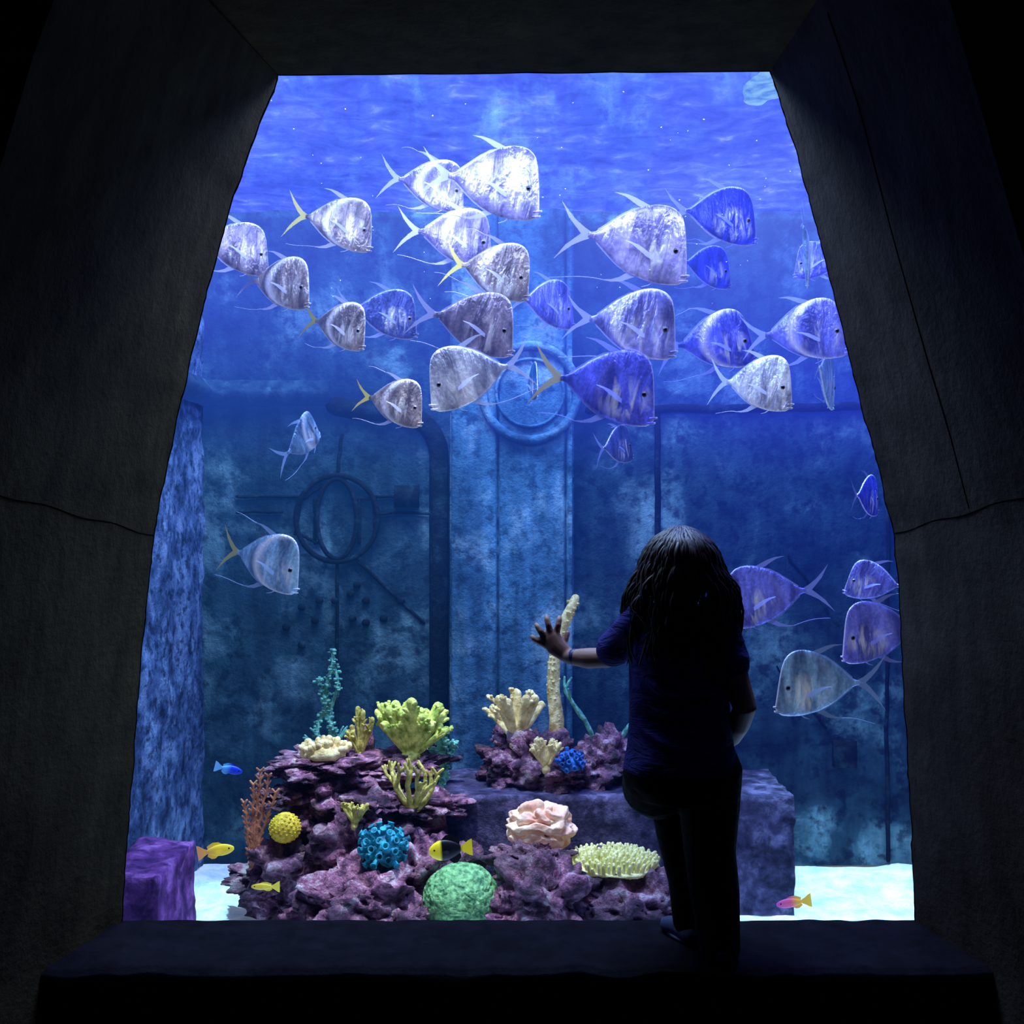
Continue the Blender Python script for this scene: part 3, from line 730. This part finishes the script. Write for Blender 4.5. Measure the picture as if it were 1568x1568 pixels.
def mat_ramp_fish(name, stops):
    m, nt = newmat(name); t = N(nt, 'ShaderNodeTexCoord'); sp = N(nt, 'ShaderNodeSeparateXYZ'); nt.links.new(t.outputs['Object'], sp.inputs[0])
    c = ramp(nt, math_(nt, 'ADD', sp.outputs['X'], .5, True), stops)
    return finish(m, nt, princ(nt, c, .4, emis=c, estr=.25), .08)
def reef_fish(name, loc, L, h, yaw, pitch, stops):
    mb = MB(); rings = []
    for i in range(25):
        t = i/24; x = .5-.75*t
        r = h*.5*(math.sin(math.pi*min(1, t*.93+.03))**.62)*(1-.25*t)
        rings.append([(x, r*.34*math.cos(q), r*math.sin(q)) for q in [2*math.pi*k/16 for k in range(16)]])
    mb.rings(rings)
    fin_sheet(mb, [(-.22, .05), (-.32, .10), (-.42, .17), (-.5, .2)], [(-.22, -.05), (-.32, -.10), (-.42, -.17), (-.5, -.2)], 0)
    fin_sheet(mb, [(.22, h*.42), (.1, h*.62), (-.05, h*.64), (-.22, h*.4)], [(.2, h*.3), (.1, h*.38), (-.05, h*.34), (-.2, h*.1)], 0)
    fin_sheet(mb, [(.05, -h*.42), (-.05, -h*.6), (-.14, -h*.58), (-.24, -h*.35)], [(.05, -h*.3), (-.05, -h*.3), (-.14, -h*.22), (-.2, -h*.1)], 0)
    for s_ in (-1, 1):
        mb.add([(.2, s_*h*.16, 0), (.08, s_*h*.3, .04), (.04, s_*h*.3, -.04), (.12, s_*h*.24, -.08)], [(0, 1, 2, 3)])
    mb.mi = 1
    for s_ in (-1, 1): mb.ball((.38, s_*h*.10, h*.06), (.025, .014, .025), 10)
    o = mb.build(name, [mat_ramp_fish(name+'_skin', stops), M_eye]); o.scale = (L, L, L); o.location = loc
    o.rotation_euler = Euler((0, math.radians(pitch), math.radians(yaw)), 'XYZ')
Y_ = sr(250, 235, 50); K_ = sr(12, 12, 18)
reef_fish('rock_beauty_angelfish', (-.205, .55, .47), .145, .55, 180+8, 4, [(0, Y_), (.22, Y_), (.28, K_), (.70, K_), (.76, Y_), (1, Y_)])
reef_fish('royal_gramma_fish', (-1.085, .88, .36), .14, .34, -5, -10, [(0, sr(245, 170, 110)), (.3, sr(250, 200, 90)), (.55, sr(255, 225, 60)), (1, sr(255, 230, 60))])
reef_fish('blue_chromis_fish', (-1.07, 1.0, .63), .105, .34, 5, 14, [(0, sr(120, 190, 250)), (.4, sr(90, 170, 240)), (.6, sr(30, 60, 210)), (1, sr(20, 50, 200))])
reef_fish('yellow_wrasse_fish', (-.865, .72, .285), .10, .26, 180, 0, [(0, sr(240, 230, 80)), (1, sr(220, 200, 60))])
reef_fish('hogfish', (1.0, .76, .215), .125, .3, 180, 8, [(0, sr(255, 225, 70)), (.4, sr(250, 190, 70)), (.6, sr(230, 110, 150)), (1, sr(200, 80, 180))])

# ------------------------------------------------------------------ girl
def mat_cloth(name, col, bstr=.5):
    m, nt = newmat(name); c = coords(nt, 'Object', (1, 1, 3)); n = noise_n(nt, c, 6, 4, .6, 1.2)
    w = N(nt, 'ShaderNodeTexWave'); w.wave_type = 'BANDS'; w.bands_direction = 'Z'; w.inputs['Scale'].default_value = 1.6; w.inputs['Distortion'].default_value = 9; w.inputs['Detail'].default_value = 2
    nt.links.new(coords(nt, 'Object'), w.inputs['Vector'])
    hgt = math_(nt, 'ADD', n, math_(nt, 'MULTIPLY', w.outputs['Fac'], .6))
    d = tuple(x*.7 for x in col[:3])+(1,)
    return finish(m, nt, princ(nt, mixc(nt, n, d, col), .9, bump=hgt, bstr=bstr, bdist=.03, spec=.15), 0)
M_shirt = mat_cloth('blue_tshirt_cotton', sr(46, 44, 110), .8); M_pants = mat_cloth('black_leggings', sr(7, 7, 9), .3)
M_skin = mat_plain('skin', sr(170, 125, 105), .6); M_hair = mat_plain('brown_hair', sr(46, 32, 28), .5)
M_shoe = mat_plain('grey_shoe', sr(60, 64, 96), .6); M_sole = mat_plain('white_sole', sr(90, 95, 120), .6); M_band = mat_plain('blue_wristband', sr(26, 34, 90), .5)
M_lip = mat_plain('lips', sr(180, 100, 95), .5); M_sclera = mat_plain('eye_white', sr(220, 220, 220), .3)
girl = bpy.data.objects.new('girl', None); scene.collection.objects.link(girl); girl.location = (.455, -.17, .44)
GO = Vector(girl.location)
def gbuild(mb, name, mats, vox=None, smooth=2):
    mb.v = [tuple(Vector(p)-GO) for p in mb.v]
    o = mb.build(name, mats, True, girl)
    if vox:
        r = o.modifiers.new('merge', 'REMESH'); r.mode = 'VOXEL'; r.voxel_size = vox; r.use_smooth_shade = True
        s_ = o.modifiers.new('soft', 'SMOOTH'); s_.factor = .5; s_.iterations = smooth
    return o
def loft(mb, rows, seg=28):
    mb.rings([[(cx+rx*math.cos(q), cy+ry*math.sin(q), z) for q in [2*math.pi*k/seg for k in range(seg)]] for (cx, cy, z, rx, ry) in rows])
SL = (.340, -.185, 1.315); EL = (.258, -.10, 1.202); WL = (.160, -.045, 1.196)
SR_ = (.548, -.19, 1.315); ER = (.606, -.24, 1.090); WR = (.600, -.12, .985)
b = MB()
HC = Vector((.450, -.165, 1.452))
b.ball(HC, (.074, .086, .088), 24); b.ball(HC+Vector((-.006, .03, -.045)), (.052, .052, .05), 20)
b.tube([HC+Vector((-.008, .082, -.012)), HC+Vector((-.009, .096, -.030))], [.008, .012], 10)
for s_ in (-1, 1): b.ball(HC+Vector((s_*.074, -.002, -.02)), (.010, .018, .024), 12)
b.tube([(.450, -.185, 1.30), (.450, -.175, 1.40)], [.044, .040], 16)
loft(b, [(.45,-.185,.90,.115,.085),(.45,-.185,1.0,.105,.08),(.45,-.185,1.1,.10,.075),(.452,-.19,1.2,.115,.08),(.448,-.19,1.29,.11,.07),(.448,-.19,1.335,.06,.05)])
b.tube([SL, ((SL[0]+EL[0])/2-.004, (SL[1]+EL[1])/2, (SL[2]+EL[2])/2), EL, ((EL[0]+WL[0])/2, (EL[1]+WL[1])/2, (EL[2]+WL[2])/2-.003), WL], [.042, .035, .030, .029, .021], 14)
b.tube([SR_, ((SR_[0]+ER[0])/2, (SR_[1]+ER[1])/2, (SR_[2]+ER[2])/2), ER, ((ER[0]+WR[0])/2, (ER[1]+WR[1])/2, (ER[2]+WR[2])/2), WR], [.042, .036, .032, .031, .021], 14)
PL = Vector((.123, -.028, 1.224))
b.tube([WL, PL, PL+Vector((-.013, .008, .022))], [.021, .029, .029], 12, .55, up=(0, 1, 0))
for (dx, dz, L, a) in [(-.036, .006, .038, 2.6), (-.032, .024, .045, 2.15), (-.016, .038, .048, 1.8), (.004, .040, .043, 1.4)]:
    p = PL+Vector((dx, .010, dz)); d = Vector((math.cos(a), 0, math.sin(a)))
    b.tube([p-d*.012, p+d*L*.45+Vector((0, -.006, 0)), p+d*L*.78, p+d*L*.92+Vector((0, .008, 0))], [.0095, .0094, .0088, .0072], 8)
b.tube([PL+Vector((.008, .0, .0)), PL+Vector((.028, .004, .018)), PL+Vector((.034, .010, .036))], [.010, .009, .0075], 8)
PR = Vector((.592, -.075, .965))
b.tube([WR, PR, PR+Vector((-.002, .018, -.004))], [.021, .026, .025], 12, .55, up=(1, 0, 0))
for k in range(4):
    o_ = Vector((-.004, .02, .020-.014*k)); L = (.040, .046, .043, .034)[k]; p = PR+o_
    b.tube([p-Vector((0, .01, 0)), p+Vector((-.005, L*.5, 0)), p+Vector((-.016, L*.8, -.003)), p+Vector((-.026, L*.82, -.006))], [.0075, .0072, .0066, .0056], 8)
b.tube([PR+Vector((-.004, -.005, .014)), PR+Vector((-.02, .012, .03)), PR+Vector((-.028, .028, .032))], [.009, .008, .0065], 8)
HL = (.395, -.175, .90); KL = (.442, -.065, .800); AL = (.482, -.13, .485)
HR = (.52, -.185, .92); KR = (.525, -.185, .70); AR = (.538, -.245, .485)
for H, K, A in ((HL, KL, AL), (HR, KR, AR)):
    b.tube([H, K, A], [.065, .042, .028], 14)
gbuild(b, 'body', M_skin, .0035, 3)
b = MB()
for s_ in (-1, 1): b.ball(HC+Vector((s_*.028-.006, .078, .0)), (.012, .008, .009), 12)
gbuild(b, 'eyes', M_sclera)
b = MB()
for s_ in (-1, 1): b.ball(HC+Vector((s_*.028-.006, .0845, .0)), (.0055, .003, .0055), 10)
gbuild(b, 'pupils', M_eye)
b = MB(); b.tube([HC+Vector((-.026, .070, -.052)), HC+Vector((-.008, .078, -.054)), HC+Vector((.010, .070, -.052))], [.003, .006, .003], 8); gbuild(b, 'mouth', M_lip)
b = MB()
loft(b, [(.452,-.185,.915,.158,.120),(.450,-.185,.935,.154,.116),(.447,-.185,.98,.142,.106),(.445,-.185,1.06,.134,.098),(.444,-.188,1.14,.134,.096),(.445,-.19,1.22,.136,.098),(.446,-.19,1.28,.130,.09),(.447,-.19,1.32,.100,.075),(.448,-.188,1.345,.062,.056)])
def lerp3(a, c, t): return tuple(a[i]+(c[i]-a[i])*t for i in range(3))
b.tube([lerp3(SL, (.445,-.19,1.29), .35), SL, lerp3(SL, EL, .5), lerp3(SL, EL, .78)], [.055, .052, .047, .050], 18)
b.tube([lerp3(SR_, (.445,-.19,1.29), .35), SR_, lerp3(SR_, ER, .3), lerp3(SR_, ER, .5)], [.055, .052, .048, .050], 18)
for (z0, z1, x0, x1) in [(1.04, 1.0, .33, .55), (.985, 1.01, .345, .56), (1.17, 1.13, .34, .5), (1.09, 1.12, .35, .56), (1.24, 1.2, .38, .53), (.95, .96, .33, .5)]:
    pts = [(x0+(x1-x0)*t, -.185-.101*math.sqrt(max(.05, 1-((x0+(x1-x0)*t-.447)/.142)**2)), z0+(z1-z0)*t-.03*math.sin(math.pi*t)) for t in [i/10 for i in range(11)]]
    b.tube(pts, [.003+.010*math.sin(math.pi*i/10) for i in range(11)], 8)
gbuild(b, 'tshirt', M_shirt, .0055, 3)
b = MB()
loft(b, [(.455,-.185,1.0,.115,.085),(.456,-.188,.94,.146,.110),(.456,-.19,.88,.148,.112),(.466,-.188,.84,.125,.10)])
b.tube([(.385,-.175,.905), (.388,-.13,.862), (.415,-.09,.83), KL, (.460,-.09,.70), (.480,-.12,.60), AL], [.090, .092, .080, .062, .060, .056, .046], 18)
b.tube([HR, (.524,-.185,.81), KR, (.533,-.21,.60), AR, (.540,-.248,.462)], [.092, .080, .069, .066, .055, .053], 18)
gbuild(b, 'leggings', M_pants, .0055, 4)
b = MB()
for A, dx in ((AL, -.05), (AR, .012)):
    x, y, _ = A
    b.tube([(x, y-.028, .468), (x+dx*.4, y+.02, .468), (x+dx, y+.055, .462)], [.030, .031, .025], 14, .95)
    b.tube([(x, y-.005, .47), (x, y-.003, .498)], [.032, .034], 14)
gbuild(b, 'shoes', M_shoe, .004, 2)
b = MB()
for A, dx in ((AL, -.05), (AR, .012)):
    x, y, _ = A
    b.rings([[(x+dx*.4+dx*.5*math.sin(q)+ (.031*math.cos(q)), y+.016+.060*math.sin(q), zz) for q in [2*math.pi*k/24 for k in range(24)]] for zz in (.4425, .452)])
gbuild(b, 'soles', M_sole)
b = MB(); W = Vector(lerp3(EL, WL, .86)); dW = (Vector(WL)-Vector(EL)).normalized(); b.tube([W-dW*.003, W+dW*.003], [.0235, .0235], 16); gbuild(b, 'wristband', M_band)
# hair: cap plus long wavy locks
random.seed(21); b = MB()
b.ball(HC+Vector((0, -.010, .012)), (.088, .092, .096), 28)
for i in range(560):
    a = random.uniform(math.pi*.93, math.pi*2.07)
    if random.random() < .42: a = random.choice([random.uniform(-.25, .35), random.uniform(math.pi-.35, math.pi+.25)])
    ca, sa = math.cos(a), math.sin(a)
    end = random.uniform(1.19, 1.32) - (.06*max(0, ca))
    flare = random.uniform(.085, .150) + (.008 if ca < 0 else .012)
    rt = random.uniform(.0, .055)
    top = HC+Vector((ca*rt, -.01+sa*rt, .108-rt*rt*7)); pts = []; ph = random.uniform(0, 6.28); fq = random.uniform(.6, 1.05); am = random.uniform(.007, .017)
    ck = .002*random.random()
    q1 = HC+Vector((ca*.078, -.012+sa*.080, .064)); q2 = HC+Vector((ca*(.106+ck), -.012+sa*.102, .0)); q3 = HC+Vector((ca*max(.104, flare*.95), -.01+sa*.112, -.080))
    q4 = Vector((HC.x+ca*flare*.94, HC.y-.015+sa*.12, end))
    key = [top, q1, q2, q3, q4]
    for k in range(21):
        t = k/20*4; j = min(int(t), 3); u = t-j
        P0 = key[max(0, j-1)]; P1 = key[j]; P2 = key[j+1]; P3 = key[min(4, j+2)]
        p = .5*((2*P1)+(P2-P0)*u+(2*P0-5*P1+4*P2-P3)*u*u+(3*P1-P0-3*P2+P3)*u**3)
        wv = am*(k/20)**.7*math.sin(k*fq+ph)
        pts.append(p+Vector((wv, wv*.7*math.cos(ph), 0)))
    r0 = random.choice([.006, .004, .003, .002])
    b.tube(pts, [r0*(1-.6*(k/20)**2.5) for k in range(21)], 6)
gbuild(b, 'hair', M_hair)

# ------------------------------------------------------------------ lights
def area(name, loc, size, energy, col, rot=(0, 0, 0), sy=None):
    l = bpy.data.lights.new(name, 'AREA'); l.energy = energy; l.color = col; l.size = size
    if sy: l.shape = 'RECTANGLE'; l.size_y = sy
    o = bpy.data.objects.new(name, l); o.location = loc; o.rotation_euler = [math.radians(a) for a in rot]; scene.collection.objects.link(o); return o
def spot(name, loc, target, energy, col, deg, blend=.6, rad=.08):
    l = bpy.data.lights.new(name, 'SPOT'); l.energy = energy; l.color = col; l.spot_size = math.radians(deg); l.spot_blend = blend; l.shadow_soft_size = rad
    o = bpy.data.objects.new(name, l); o.location = loc
    o.rotation_euler = (Vector(target)-Vector(loc)).to_track_quat('-Z', 'Y').to_euler(); scene.collection.objects.link(o); return o
area('tank_lamp', (-.5, .8, 3.9), 1.0, 225, (.46, .72, 1.0), (0, 0, 0), .8)
area('tank_lamp', (.9, .9, 3.9), 1.2, 210, (.24, .36, 1.0), (0, 0, 0), .8)
area('added_strip_light', (0, .07, 2.92), 2.6, 34, (.48, .6, 1.0), (50, 0, 0), .05)  # added light hidden above the window, brightens fish and back wall
spot('fill_spot', (-1.05, 1.2, 3.9), (-1.15, 1.2, 0), 1500, (.46, .82, 1.0), 13)  # added spot to brighten the left sand
spot('fill_spot', (1.45, 1.1, 3.9), (1.5, 1.2, 0), 2200, (.4, .78, 1.0), 22)  # added spot to brighten the right sand
spot('fill_spot', (-.3, .5, 3.9), (-.3, 1.05, .3), 1300, (.84, .92, 1.0), 28, 1.0)
spot('fill_spot', (0, .8, 3.9), (0, 1.75, 1.5), 350, (.3, .62, 1.0), 24, 1.0)  # added spot to brighten the pillar
area('room_fill', (1.4, -2.6, 3.4), .8, 1.6, (.13, .15, 1.0), (20, 0, 0), .8)  # added unseen blue fill for the girl's back
w = bpy.data.worlds.new('world'); scene.world = w; w.use_nodes = True
bg = w.node_tree.nodes['Background']; bg.inputs[0].default_value = (0.01, 0.015, 0.04, 1); bg.inputs[1].default_value = 1.0

cam = bpy.data.cameras.new('camera'); cam.lens = 36*2000/1932; cam.sensor_width = 36; cam.clip_start = .05
co = bpy.data.objects.new('camera', cam); co.location = (0, -3, 1.6); co.rotation_euler = (math.radians(90), 0, 0)
scene.collection.objects.link(co); scene.camera = co
